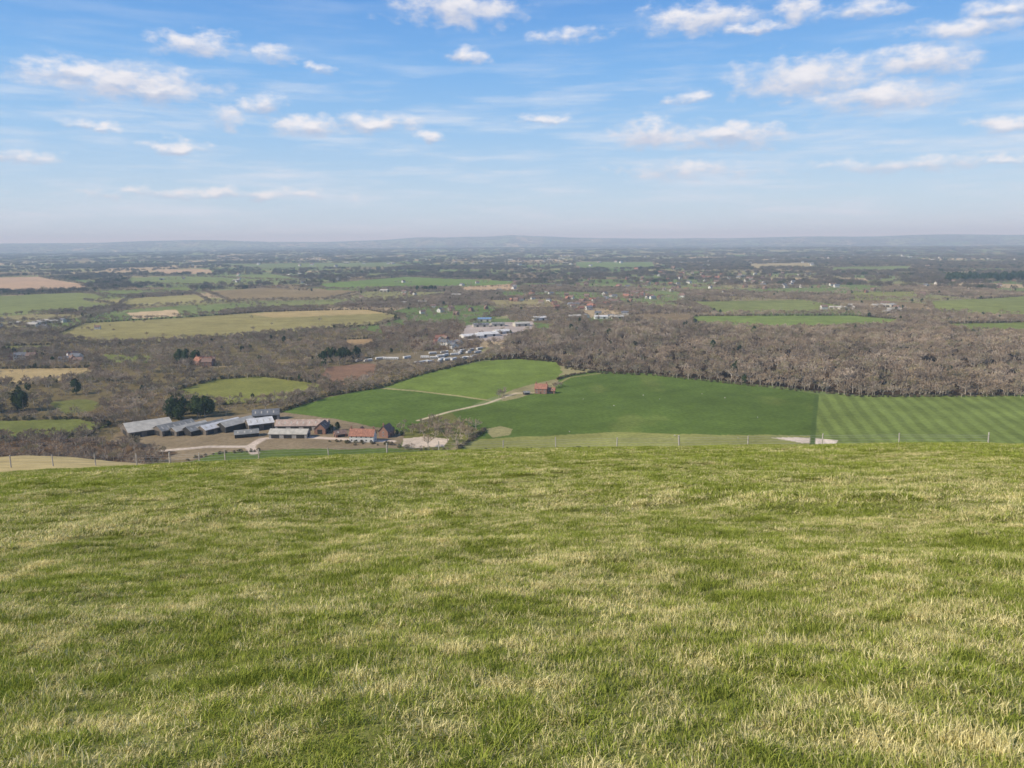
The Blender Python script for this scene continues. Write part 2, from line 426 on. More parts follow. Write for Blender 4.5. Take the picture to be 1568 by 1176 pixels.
tree_meshes = [bare_tree(i+1, 11, 0.38+0.03*(i % 3)) for i in range(5)]
T_lib = lib('bare_tree_kinds', [obj_only('bare_tree_kind', m) for m in tree_meshes])
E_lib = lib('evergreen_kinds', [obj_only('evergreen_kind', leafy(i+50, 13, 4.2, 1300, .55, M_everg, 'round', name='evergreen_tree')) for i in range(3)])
B_lib = lib('bush_kinds', [obj_only('bush_kind', leafy(i+80, 2.6, 1.7, 420, .26, M_bush, 'round', False, 'bush')) for i in range(3)])
C_lib = lib('clump_kinds', [obj_only('clump_kind', clump(i+20, M_twig_far)) for i in range(4)]+[obj_only('clump_kind_evergreen', clump(90, M_everg, 9, 11, 110))])

def sector(n, r0, r1, az=math.radians(44)):
    r = np.sqrt(rng.uniform(r0*r0, r1*r1, n)); t = rng.uniform(-az, az, n)
    return r*np.sin(t), r*np.cos(t)
# village house plots
hx = []; hy = []; hsz = []; hk = []
for u, v, su, sv, n, kinds in ((905,468,34,5,30,(0,1,2,3)),(965,457,35,4,26,(0,1,2,3)),(1060,427,75,8,46,(0,1,3,2)),(1160,436,50,7,18,(0,1,3)),(1200,424,40,4,16,(0,1,3)),(840,440,70,6,18,(1,3,0)),
        (1350,472,35,4,14,(1,4,4)),(310,557,14,3,5,(0,2)),(100,551,30,3,8,(0,1,3)),(60,496,40,4,12,(1,3,4)),(870,398,110,6,56,(1,3,4)),(1250,396,150,6,60,(1,3,4)),(600,398,140,6,40,(1,3,4)),
        (300,398,150,6,34,(1,3,4)),(930,485,20,2,6,(3,4)),(700,527,14,4,9,(0,3,2)),(820,462,30,4,18,(0,1,2)),(1000,445,60,6,24,(0,1,2)),(1440,440,60,8,16,(0,1,3)),(450,430,100,8,16,(1,4)),(640,452,40,6,9,(0,1,4)),(700,478,25,4,8,(1,0,3))):
    for i in range(n):
        uu = rng.normal(u, su); vv = max(392, rng.normal(v, sv))
        gx, gy = G(uu, vv); hx.append(gx); hy.append(gy); hk.append(rng.choice(kinds)); hsz.append(rng.uniform(.8, 1.15)*(1.0 if vv > 445 else (1.15 if vv > 415 else 1.5)))
hx = np.array(hx); hy = np.array(hy); hsz = np.array(hsz)
# individual trees
x, y = sector(100000, 445, 2700); _, d = classify(x, y, 9.0)
d = d*np.where(d < 0.6, 2*vnoise(x/60, y/60, 7)*1.1, 1)
k = rng.random(len(x)) < d; x = x[k]; y = y[k]
inw = pip(x, y, BIGWOOD)
hs = np.where(inw, rng.uniform(.8, 1.55, len(x))*(0.8+.4*vnoise(x/60, y/60, 19)), rng.uniform(.45, 1.05, len(x)))
tx = [x]; ty = [y]; ts = [hs]
near = np.hypot(hx, hy) < 4200
for rep in range(6):
    tx.append(hx[near]+rng.normal(0, 25, near.sum())); ty.append(hy[near]+rng.normal(0, 35, near.sum())-4); ts.append(rng.uniform(.45, .95, near.sum()))
bx = []; by = []; bsx = []
def along(poly, spacing, jit, closed=False):
    P = GP(poly)
    if closed: P = np.vstack([P, P[:1]])
    xs = []; ys = []
    for i in range(len(P)-1):
        L = np.linalg.norm(P[i+1]-P[i]); n = max(1, int(L/spacing)); t = (np.arange(n)+rng.uniform(0, 1, n))/n
        q = P[i]+(P[i+1]-P[i])*t[:, None]+rng.normal(0, jit, (n, 2)); xs.append(q[:, 0]); ys.append(q[:, 1])
    return np.concatenate(xs), np.concatenate(ys)
def add_trees(q, lo, hi): tx.append(q[0]); ty.append(q[1]); ts.append(rng.uniform(lo, hi, len(q[0])))
def add_bushes(q, lo, hi): bx.append(q[0]); by.append(q[1]); bsx.append(rng.uniform(lo, hi, len(q[0])))
for P, c, dn, hg in LAND:
    if hg:
        q = along(P, 5, 2.5, True); g = vnoise(q[0]/50, q[1]/50, 12) > .15; add_trees((q[0][g], q[1][g]), .5, 1.1)
        if P[0][1] > 470: add_bushes(along(P, 4, 1.0, True), .8, 1.6)
# tree belts between the farms of the middle distance
for belt, jit in (([(-30,520),(90,514)],8),([(-30,494),(130,493),(200,488)],6),([(280,486),(400,476),(480,472),(620,472),(700,480)],9),([(-30,449),(200,446),(300,449)],7),([(120,438),(320,437),(480,446)],7),
        ([(322,464),(500,461),(640,456),(740,460)],12),([(600,445),(720,448),(850,448)],9),([(860,442),(1060,446)],10),([(1050,459),(1300,456),(1420,460)],9),([(1040,483),(1300,481),(1430,490),(1600,488)],12),
        ([(1150,416),(1400,420),(1600,416)],12),([(900,420),(1200,414)],12),([(560,508),(500,516),(260,527),(90,531)],10),([(-30,541),(150,541),(260,556)],9),([(150,560),(260,572),(330,578)],7),([(0,592),(70,592),(150,582),(240,596)],6),
        ([(620,485),(640,505),(600,530)],12),([(400,574),(480,560),(560,550)],6),([(505,592),(520,597),(590,590)],5),([(180,470),(130,492)],6),([(60,424),(240,422),(480,432)],9),([(800,432),(900,436)],9),([(1230,460),(1300,470),(1400,480)],8)):
    add_trees(along(belt, 4.5, jit), .6, 1.2)
add_trees(along([(862,562),(930,571),(1000,574),(1130,587),(1320,606),(1600,605),(1700,604)], 5, 3.5), .6, 1.25)
add_bushes(along([(862,564),(930,572),(1000,575),(1130,589),(1320,608),(1700,605)], 3, 1.6), .5, 1.2)
add_bushes(along([(590,592),(640,575),(700,560),(742,551),(800,549),(855,555)], 3, 1), .7, 1.4)
add_trees(along([(590,590),(640,573),(700,558),(742,550)], 7, 2), .4, .9)
add_bushes(along([(852,582),(875,575),(925,568)], 2.2, .5), .7, 1.3)
add_bushes(along([(703,688),(722,674),(745,658)], 2.2, .7), .8, 1.5)
add_bushes(along([(640,690),(720,690),(900,687)], 3, .6), .4, .9)
add_bushes(along([(420,634),(500,607),(588,593)], 3, 1), .8, 1.6)
add_trees(along([(420,632),(500,606),(588,591)], 7, 3), .4, .9)
add_trees(along([(618,664),(650,660),(690,663),(724,670)], 2.4, 5), .6, 1.05)
add_trees(along([(635,650),(710,656)], 3.0, 5), .5, .95)
add_trees(along([(612,688),(650,690),(700,690)], 6, 1.5), .25, .45)
add_trees(along([(505,668),(530,664),(600,668)], 7, 4), .3, .6)
add_bushes(along([(505,676),(600,682),(612,686)], 3, 2), .5, 1.2)
add_bushes(along([(280,706),(340,694),(400,691)], 3, 1), .5, 1.0)
add_trees(along([(846,596),(858,590)], 3, 2), .4, .65)
add_trees(along([(20,712),(120,709),(240,706)], 5, 5), .6, 1.0)
add_trees(along([(735,552),(760,540),(800,519)], 5, 4), .8, 1.1)
add_trees(along([(705,524),(760,528),(800,518)], 6, 6), .6, .9)
add_trees(along([(600,563),(690,560),(745,550)], 6, 4), .4, .8)
x = np.concatenate(tx); y = np.concatenate(ty); s = np.concatenate(ts); n = len(x)
z = ground(x, y)-0.1
ev = (rng.random(n) < 0.012)
def do_scatter(name, m, coll, nk, zs=1.0):
    k = m.sum(); sc = s[m]
    scl = np.stack([sc*rng.uniform(.9, 1.15, k), sc*rng.uniform(.9, 1.15, k), sc*zs*rng.uniform(.9, 1.1, k)], 1)
    rot = np.stack([rng.normal(0, .04, k), rng.normal(0, .04, k), rng.uniform(0, 6.28, k)], 1)
    return scatter(name, np.stack([x[m], y[m], z[m]], 1), rot, scl, rng.integers(0, nk, k), coll)
do_scatter('winter_woodland', ~ev, T_lib, 5)
ex = list(x[ev]); ey = list(y[ev]); es = list(s[ev]*.75)
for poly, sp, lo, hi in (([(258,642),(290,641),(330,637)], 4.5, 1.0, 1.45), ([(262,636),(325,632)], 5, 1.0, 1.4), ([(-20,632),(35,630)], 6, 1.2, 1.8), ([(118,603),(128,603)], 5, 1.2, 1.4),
                         ([(272,556),(308,556)], 6, 1.1, 1.5), ([(485,556),(552,552)], 5, .9, 1.3), ([(500,552),(552,548)], 6, .9, 1.3), ([(1448,432),(1600,430)], 8, 1.6, 2.2), ([(1448,428),(1600,426)], 8, 1.6, 2.2), ([(640,446),(670,446)], 8, 1.2, 1.5),  # far-right rows: dark evergreens added to imitate a distant cloud shadow
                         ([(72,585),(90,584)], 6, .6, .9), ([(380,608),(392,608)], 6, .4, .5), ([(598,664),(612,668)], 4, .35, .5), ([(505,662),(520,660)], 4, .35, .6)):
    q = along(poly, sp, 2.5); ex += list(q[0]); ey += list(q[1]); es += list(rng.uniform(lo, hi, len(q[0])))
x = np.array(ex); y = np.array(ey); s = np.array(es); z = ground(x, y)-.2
do_scatter('evergreen_copse_and_cloud_shade', np.ones(len(x), bool), E_lib, 3)
x = np.concatenate(bx); y = np.concatenate(by); s = np.concatenate(bsx); z = ground(x, y)-.2
do_scatter('hedgerow', np.ones(len(x), bool), B_lib, 3)
cx = []; cy = []; cs = []; cz = []
for nn, r0, r1, th, s0, zs in ((70000, 2600, 7200, 30, .8, 1.15), (60000, 7000, 26000, 85, 2.6, 1.5)):
    x, y = sector(nn, r0, r1); _, d = classify(x, y, th)
    k = rng.random(nn) < d; cx.append(x[k]); cy.append(y[k]); q = s0*rng.uniform(.7, 1.2, k.sum()); cs.append(q); cz.append(q/s0*zs)
x = np.concatenate(cx); y = np.concatenate(cy); s = np.concatenate(cs); sz = np.concatenate(cz); k = len(x)
idxs = rng.integers(0, 4, k); idxs[rng.random(k) < .05] = 4
scatter('distant_trees', np.stack([x, y, ground(x, y)-.5], 1), np.stack([np.zeros(k), np.zeros(k), rng.uniform(0, 6.28, k)], 1), np.stack([s, s, sz], 1), idxs, C_lib)

# ------------------------------------------------------------------ buildings
def box(x0, x1, y0, y1, z0, z1):
    V = [(x0,y0,z0),(x1,y0,z0),(x1,y1,z0),(x0,y1,z0),(x0,y0,z1),(x1,y0,z1),(x1,y1,z1),(x0,y1,z1)]
    F = [(0,3,2,1),(4,5,6,7),(0,1,5,4),(1,2,6,5),(2,3,7,6),(3,0,4,7)]
    return V, F
def merge(L):
    V = []; F = []
    for v, f in L:
        n = len(V); V += list(v); F += [tuple(i+n for i in t) for t in f]
    return V, F
M_glass = simple_mat('window_glass', (0.03,0.035,0.04), 0.15, .1, 1, .5)
M_frame = simple_mat('white_paint', (0.75,0.75,0.72), .6, .08)
M_brick = simple_mat('brick', (0.30,0.165,0.115), .9, .25, 2)
M_flint = simple_mat('flint_wall', (0.36,0.33,0.29), .9, .3, 2)
M_white = simple_mat('white_render', (0.66,0.63,0.56), .8, .1)
M_tile = simple_mat('clay_tile_roof', (0.36,0.17,0.11), .9, .35, .8)
M_tile2 = simple_mat('old_tile_roof', (0.24,0.16,0.12), .9, .35, .8)
M_rust = simple_mat('rusty_sheet_roof', (0.42,0.31,0.24), .9, .3, .4, .03)
M_grey = simple_mat('cement_sheet_roof', (0.25,0.24,0.21), .9, .3, .3, .03)
M_lgrey = simple_mat('light_sheet_roof', (0.46,0.42,0.34), .9, .22, .3, .03)
M_metal = simple_mat('white_sheet_roof', (0.64,0.61,0.55), .8, .2, .3, .05)
M_slate = simple_mat('slate_roof', (0.17,0.17,0.17), .85, .25, .5, .05)
M_dark = simple_mat('dark_timber', (0.05,0.045,0.04), .9, .3, 1)
M_wood = simple_mat('weathered_boards', (0.17,0.14,0.11), .9, .3, 1)
M_blue = simple_mat('blue_sheet', (0.16,0.26,0.40), .5, .1, 1)
M_cream = simple_mat('cream_paint', (0.50,0.46,0.37), .7, .1)

def parts_house(w, d, eave, ridge, wall, roof, chim=0, storeys=2, barn=False, doors=True):
    P = []
    hw = w/2; hd = d/2
    V = [(-hw,-hd,-1),(hw,-hd,-1),(hw,hd,-1),(-hw,hd,-1),(-hw,-hd,eave),(hw,-hd,eave),(hw,hd,eave),(-hw,hd,eave),(-hw,0,ridge),(hw,0,ridge)]
    F = [(0,1,5,4),(2,3,7,6),(1,2,6,9,5),(3,0,4,8,7),(4,5,9,8),(6,7,8,9)]
    P.append(('walls', V, F, wall))
    ov = .5; sl = (ridge-eave)/hd; t = .22; L = []
    for sg in (-1, 1):
        ye = sg*(hd+ov); ze = eave-sl*ov+.03; V = []
        for xx in (-hw-ov, hw+ov):
            V += [(xx, ye, ze), (xx, 0, ridge+.03), (xx, 0, ridge+.03+t), (xx, ye, ze+t)]
        F = [(0,1,2,3),(4,7,6,5),(0,4,5,1),(3,2,6,7),(0,3,7,4),(1,5,6,2)]
        L.append((V, F))
    v, f = merge(L); P.append(('roof', v, f, roof))
    if barn:
        if doors:
            L = []; n = max(1, int(w/9))
            for i in range(n):
                xx = -hw+(i+.5)*w/n; L.append(box(xx-w/n*.32, xx+w/n*.32, -hd-.06, -hd+.1, 0, eave*.78))
            L.append(box(-hw-.06, -hw+.1, -hd*.45, hd*.45, 0, eave*.85)); L.append(box(hw-.1, hw+.06, -hd*.45, hd*.45, 0, eave*.85))
        else:
            L = [box(-hw*.6, -hw*.6+4, -hd-.06, -hd+.1, 0, 3.4), box(hw*.3, hw*.3+4, -hd-.06, -hd+.1, 0, 3.4)]
        v, f = merge(L); P.append(('door_openings', v, f, M_dark))
        L = []
        for i in range(int(w/5)):
            xx = -hw+(i+.5)*5
            for sg in (-1, 1):
                V = [(xx-.5, sg*hd*.75, eave+(ridge-eave)*.25+.29), (xx+.5, sg*hd*.75, eave+(ridge-eave)*.25+.29), (xx+.5, sg*hd*.35, eave+(ridge-eave)*.65+.29), (xx-.5, sg*hd*.35, eave+(ridge-eave)*.65+.29)]
                L.append((V, [(0,1,2,3)]))
        v, f = merge(L); P.append(('rooflights', v, f, M_lgrey))
    else:
        fr = []; gl = []; n = max(2, int(w/3.2))
        for st in range(storeys):
            zz = .9+st*2.6
            for i in range(n):
                xx = -hw+(i+.5)*w/n
                for sg in (-1, 1):
                    if st == 0 and i == n//2 and sg == -1: continue
                    y1 = sg*hd; fr.append(box(xx-.65, xx+.65, min(y1, y1+sg*.05), max(y1, y1+sg*.05), zz, zz+1.3)); gl.append(box(xx-.52, xx+.52, min(y1, y1+sg*.08), max(y1, y1+sg*.08), zz+.12, zz+1.18))
            for sg in (-1, 1):
                x1 = sg*hw; fr.append(box(min(x1, x1+sg*.05), max(x1, x1+sg*.05), -.65, .65, zz, zz+1.3)); gl.append(box(min(x1, x1+sg*.08), max(x1, x1+sg*.08), -.52, .52, zz+.12, zz+1.18))
        v, f = merge(fr); P.append(('window_frames', v, f, M_frame)); v, f = merge(gl); P.append(('windows', v, f, M_glass))
        xx = -hw+(n//2+.5)*w/n; v, f = box(xx-.5, xx+.5, -hd-.07, -hd+.1, 0, 2.1); P.append(('door', v, f, M_dark))
        L = []
        for i in range(chim):
            xx = (-hw+.8) if i == 0 else ((hw-.8) if i == 1 else 0)
            L.append(box(xx-.5, xx+.5, -.45, .45, ridge-1.2, ridge+1.7)); L.append(box(xx-.6, xx+.6, -.55, .55, ridge+1.7, ridge+1.9))
            for dx in (-.25, .25): L.append(box(xx+dx-.12, xx+dx+.12, -.12, .12, ridge+1.9, ridge+2.4))
        if L: v, f = merge(L); P.append(('chimneys', v, f, M_brick))
    return P
def building(name, u, v, w, d, eave, ridge, rot, wall, roof, wing=None, **kw):
    gx, gy = G(u, v); gz = float(ground(gx, gy))
    e = bpy.data.objects.new(name, None); e.empty_display_size = 2; scene.collection.objects.link(e)
    e.location = (gx, gy, gz); e.rotation_euler[2] = math.radians(rot)
    def put(parts, off=(0, 0, 0), rz=0, pre=''):
        for pn, V, F, m in parts:
            add(pre+pn, mesh_np(pn, V, F, [m]), e, off, rz)
    put(parts_house(w, d, eave, ridge, wall, roof, **kw))
    if wing:
        ww, wd, we, wr, ox, oy, wrz = wing
        put(parts_house(ww, wd, we, wr, wall, roof, **{**kw, 'chim': 0}), (ox, oy, 0), math.radians(wrz), 'wing_')
    return e
B = building
B('cattle_barn', 226, 661, 34, 30, 4.6, 9.6, 38, M_wood, M_lgrey, barn=True)
B('grain_barn', 268, 661, 30, 15, 4.5, 8, 54, M_wood, M_grey, barn=True)
B('implement_shed', 290, 661, 30, 11, 4, 6.5, 57, M_wood, M_lgrey, barn=True)
B('livestock_shed', 314, 660, 34, 12, 4, 7, 58, M_dark, M_grey, barn=True)
B('livestock_shed', 337, 658, 36, 13, 4.2, 7, 58, M_wood, M_metal, barn=True)
B('dutch_barn', 362, 656, 30, 12, 5, 8, 58, M_dark, M_lgrey, barn=True)
B('machinery_shed', 398, 656, 20, 15, 5.5, 9, 30, M_wood, M_metal, barn=True)
B('slate_barn', 408, 642, 22, 10, 5, 9, 14, M_flint, M_slate, barn=True)
B('low_shed', 378, 668, 18, 9, 3, 5.4, 20, M_dark, M_grey, barn=True)
B('stone_barn', 444, 669, 30, 10, 3.6, 6.5, -3, M_flint, M_lgrey, barn=True)
B('long_barn', 464, 657, 42, 11, 4.2, 8.0, 0, M_flint, M_rust, barn=True)
B('tiled_barn', 494, 662, 13, 9, 4.5, 8.8, 85, M_brick, M_tile2, barn=True)
B('small_outbuilding', 521, 668, 9, 6, 2.6, 4.8, 30, M_brick, M_tile2, barn=True)
B('brick_farmhouse', 556, 675, 19, 9, 5.0, 9.4, -6, M_white, M_tile, wing=(10, 7, 5, 8.4, -4, 7, 90), chim=2)
B('brick_cottage', 592, 668, 10, 8, 5, 9.4, 70, M_brick, M_tile2, chim=1)
B('brick_house', 829, 602, 12, 8.5, 5.4, 9.6, -12, M_brick, M_tile, wing=(8, 6, 3.2, 5.6, 9.5, 2, 0), chim=2)
B('garden_shed', 806, 604, 6, 4, 2.2, 3.4, 20, M_wood, M_grey, barn=True)
for (u, v, w, d, h, rt, m) in ((722,517,34,26,4,24,M_metal),(746,514,34,26,4,24,M_metal),(768,510,26,20,4,30,M_metal),(736,500,28,14,4.5,10,M_slate),(762,499,24,14,4.5,12,M_grey),(798,499,28,16,5,20,M_lgrey),(826,490,26,14,5,15,M_metal),(742,492,26,10,5,0,M_blue),(880,487,24,12,4.5,10,M_lgrey),(920,488,26,12,4.5,5,M_metal)):
    B('warehouse', u, v, w, d, h, h+2.4, rt, M_cream if m is not M_metal else M_white, m, barn=True, doors=False)

def joined(name, parts):
    V = []; F = []; mats = []; mi = []
    for pn, v, f, m in parts:
        if m not in mats: mats.append(m)
        n = len(V); V += list(v); F += [tuple(i+n for i in t) for t in f]; mi += [mats.index(m)]*len(f)
    return mesh_np(name, V, F, mats, mi)
H_lib = lib('house_kinds', [obj_only('house_kind', joined('house', p)) for p in (
    parts_house(11, 8, 5, 8.5, M_brick, M_tile2, chim=2), parts_house(12, 8, 5, 8.6, M_white, M_tile2, chim=1), parts_house(14, 8, 5, 8.6, M_brick, M_tile, chim=2),
    parts_house(13, 9, 5, 8, M_white, M_slate, chim=1), parts_house(24, 14, 4, 6.5, M_cream, M_lgrey, barn=True))])
k = len(hx)
scatter('village_houses', np.stack([hx, hy, ground(hx, hy)], 1), np.stack([np.zeros(k), np.zeros(k), rng.normal(0, .8, k)], 1), np.stack([hsz]*3, 1), np.array(hk), H_lib)
def caravan():
    w, d = 5.5, 1.7
    prof = [(-d, .4), (-d, 2.5), (-d*.85, 2.95), (0, 3.25), (d*.85, 2.95), (d, 2.5), (d, .4)]
    V = [(-w, a_, b_) for a_, b_ in prof]+[(w, a_, b_) for a_, b_ in prof]; n = 7
    F = [tuple(range(n-1, -1, -1)), tuple(range(n, 2*n))]+[(i, (i+1) % n, n+(i+1) % n, n+i) for i in range(n)]
    P = [('body', V, F, M_white)]
    L = [box(-w+1+i*2.4, -w+2.2+i*2.4, -d-.04, d+.04, 1.2, 2.1) for i in range(4)]
    v, f = merge(L); P.append(('windows', v, f, M_glass)); v, f = box(-w+.3, w-.3, -d+.2, d-.2, -.3, .4); P.append(('skirt', v, f, M_dark))
    return joined('static_caravan', P)
K_lib = lib('caravan_kinds', [obj_only('caravan_kind', caravan())])
vx = []; vy = []; vr = []
for a_, b_, n in (((552,554),(620,549),6),((640,557),(725,548),10),((650,549),(730,541),8),((665,542),(735,536),6)):
    for i in range(n):
        t = i/(n-1); gx, gy = G(a_[0]+(b_[0]-a_[0])*t+rng.normal(0, 2.5), a_[1]+(b_[1]-a_[1])*t+rng.normal(0, .7)); vx.append(gx); vy.append(gy); vr.append(math.radians(45)+rng.normal(0, .5))
vx = np.array(vx); vy = np.array(vy); k = len(vx)
scatter('static_caravan_park', np.stack([vx, vy, ground(vx, vy)+.2], 1), np.stack([np.zeros(k), np.zeros(k), np.array(vr)], 1), np.ones((k, 3)), np.zeros(k, int), K_lib)

# ------------------------------------------------------------------ fence on the brow
V = []; F = []; W = []; WF = []
M_post = simple_mat('fence_post_wood', (0.48,0.43,0.36), .9, .3, 5); M_wire = simple_mat('galvanised_wire', (0.4,0.4,0.4), .5, .1, 5)
ub = np.linspace(-60, 1640, 400); fx = []; fy = []
for u in ub:
    a_, _ = bearing(u, 700); r_ = np.interp(u, [-60, 240, 360, 500, 800, 1640], [92, 92, 84, 82, 83, 83]); fx.append(r_*math.sin(a_)); fy.append(r_*math.cos(a_))
fx = np.array(fx); fy = np.array(fy); L = np.concatenate([[0], np.cumsum(np.hypot(np.diff(fx), np.diff(fy)))])
prev = None; dpos = 0; i = 0
while dpos < L[-1]:
    px_ = np.interp(dpos, L, fx); py_ = np.interp(dpos, L, fy); pz = float(ground(px_, py_)); hh = rng.uniform(1.2, 1.45); big = i % 5 == 0
    rr = .10 if big else .065; hh += .12 if big else 0
    lean = rng.normal(0, .05, 2); cone_seg(V, F, (px_, py_, pz-.3), (px_+lean[0], py_+lean[1], pz+hh), rr, rr*.9, 8)
    n = len(V); F.append(tuple(range(n-8, n)))
    cur = (px_, py_, pz)
    if prev:
        for wz in (.35, .65, .95, 1.15): cone_seg(W, WF, (prev[0], prev[1], prev[2]+wz), (cur[0], cur[1], cur[2]+wz), .006, .006, 3)
    prev = cur; i += 1; dpos += rng.uniform(3.6, 4.6) if px_ < -30 else rng.uniform(5.5, 7.5)
fence = bpy.data.objects.new('fence', None); scene.collection.objects.link(fence)
add('posts', mesh_np('posts', V, F, [M_post]), fence); add('wires', mesh_np('wires', W, WF, [M_wire]), fence)

# ------------------------------------------------------------------ sheep
M_wool = simple_mat('wool', (0.62,0.58,0.50), .95, .15, 6); M_face = simple_mat('sheep_face', (0.10,0.08,0.07), .8, .1, 6)
def ring_loft(prof, n=10):
    V = []; F = []
    for (xx, zc, rw, rh) in prof:
        for i in range(n):
            t = 2*math.pi*i/n; V.append((xx, rw*math.cos(t), zc+rh*math.sin(t)))
    for j in range(len(prof)-1):
        for i in range(n):
            k2 = (i+1) % n; F.append((j*n+i, j*n+k2, (j+1)*n+k2, (j+1)*n+i))
    F.append(tuple(range(n-1, -1, -1))); F.append(tuple(range((len(prof)-1)*n, len(prof)*n)))
    return V, F
bodyv, bodyf = ring_loft([(-.58,.66,.1,.12),(-.5,.66,.22,.24),(-.25,.64,.27,.28),(.05,.63,.27,.29),(.35,.66,.25,.27),(.5,.7,.18,.2),(.6,.76,.12,.14)])
hv, hf = ring_loft([(.56,.78,.09,.11),(.68,.72,.085,.1),(.8,.6,.06,.07),(.86,.54,.045,.045)], 8)
Lg = []; LF = []
for xx, yy in ((-.42,.13),(-.42,-.13),(.36,.12),(.36,-.12)):
    bk = -.05 if xx < 0 else .03
    cone_seg(Lg, LF, (xx, yy, .5), (xx+bk, yy, .26), .07, .04, 6); cone_seg(Lg, LF, (xx+bk, yy, .26), (xx, yy, 0), .04, .035, 6)
for sg in (-1, 1): cone_seg(Lg, LF, (.6, sg*.07, .82), (.56, sg*.2, .8), .035, .01, 5)
sheep_me = joined('sheep', [('b', bodyv, bodyf, M_wool), ('h', hv, hf, M_face), ('l', Lg, LF, M_face)])
for u, v in ((872,662),(1033,668),(1130,672),(893,612),(985,606),(1010,612),(940,622),(1075,604),(1110,610),(1160,640)):
    gx, gy = G(u, v); add('sheep', sheep_me, None, (gx, gy, float(ground(gx, gy))), rng.uniform(0, 6.28))

# ------------------------------------------------------------------ turf
def grass_mat():
    m, nt, b = mat_new('downland_grass', True)
    at = N(nt, 'ShaderNodeAttribute', attribute_name='tint'); sp = N(nt, 'ShaderNodeSeparateColor'); geo = N(nt, 'ShaderNodeNewGeometry')
    L = nt.links.new; L(at.outputs['Color'], sp.inputs[0])
    def noise(sc, det=3):
        mp = N(nt, 'ShaderNodeVectorMath', operation='MULTIPLY'); mp.inputs[1].default_value = (sc, sc*1.3, 0); L(geo.outputs['Position'], mp.inputs[0])
        no = N(nt, 'ShaderNodeTexNoise'); no.inputs['Scale'].default_value = 1; no.inputs['Detail'].default_value = det; no.inputs['Roughness'].default_value = .6; L(mp.outputs[0], no.inputs['Vector']); return no.outputs[0]
    def mth(op, a_, b_, clamp=False):
        q = N(nt, 'ShaderNodeMath', operation=op, use_clamp=clamp)
        for i_, v_ in enumerate((a_, b_)):
            if isinstance(v_, (int, float)): q.inputs[i_].default_value = v_
            else: L(v_, q.inputs[i_])
        return q.outputs[0]
    n1 = noise(3.0, 3); n2 = noise(.16, 1); n4 = noise(.75, 2)
    frac = mth('ADD', mth('MULTIPLY', mth('SUBTRACT', n1, .5), 2.4), mth('MULTIPLY', mth('SUBTRACT', n2, .5), 1.3))
    frac = mth('ADD', frac, mth('MULTIPLY', mth('SUBTRACT', n4, .5), 1.9))
    frac = mth('ADD', frac, .44)
    k_ = mth('MULTIPLY', mth('SUBTRACT', frac, sp.outputs[0]), 3.0); k_ = mth('ADD', k_, .5, True)
    def mix(f, c1, c2):
        q = N(nt, 'ShaderNodeMix', data_type='RGBA')
        if isinstance(f, float): q.inputs[0].default_value = f
        else: L(f, q.inputs[0])
        for s_, c_ in ((6, c1), (7, c2)):
            if isinstance(c_, tuple): q.inputs[s_].default_value = (*c_, 1)
            else: L(c_, q.inputs[s_])
        return q.outputs[2]
    green = mix(sp.outputs[1], (0.17,0.225,0.03), (0.46,0.48,0.09)); straw = mix(sp.outputs[1], (0.50,0.43,0.155), (0.93,0.80,0.41))
    c = mix(k_, green, straw)
    n3 = N(nt, 'ShaderNodeMapRange'); L(n4, n3.inputs[0]); n3.inputs[1].default_value = .3; n3.inputs[2].default_value = .7; n3.inputs[3].default_value = .84; n3.inputs[4].default_value = 1.18
    sc_ = N(nt, 'ShaderNodeVectorMath', operation='SCALE'); L(c, sc_.inputs[0]); L(n3.outputs[0], sc_.inputs['Scale'])
    L(sc_.outputs[0], b.inputs['Color'])
    tr = N(nt, 'ShaderNodeBsdfTranslucent'); L(sc_.outputs[0], tr.inputs[0]); ms = N(nt, 'ShaderNodeMixShader'); ms.inputs[0].default_value = .25
    L(b.outputs[0], ms.inputs[1]); L(tr.outputs[0], ms.inputs[2]); L(ms.outputs[0], nt.nodes['Material Output'].inputs[0])
    return m
M_grass = grass_mat()
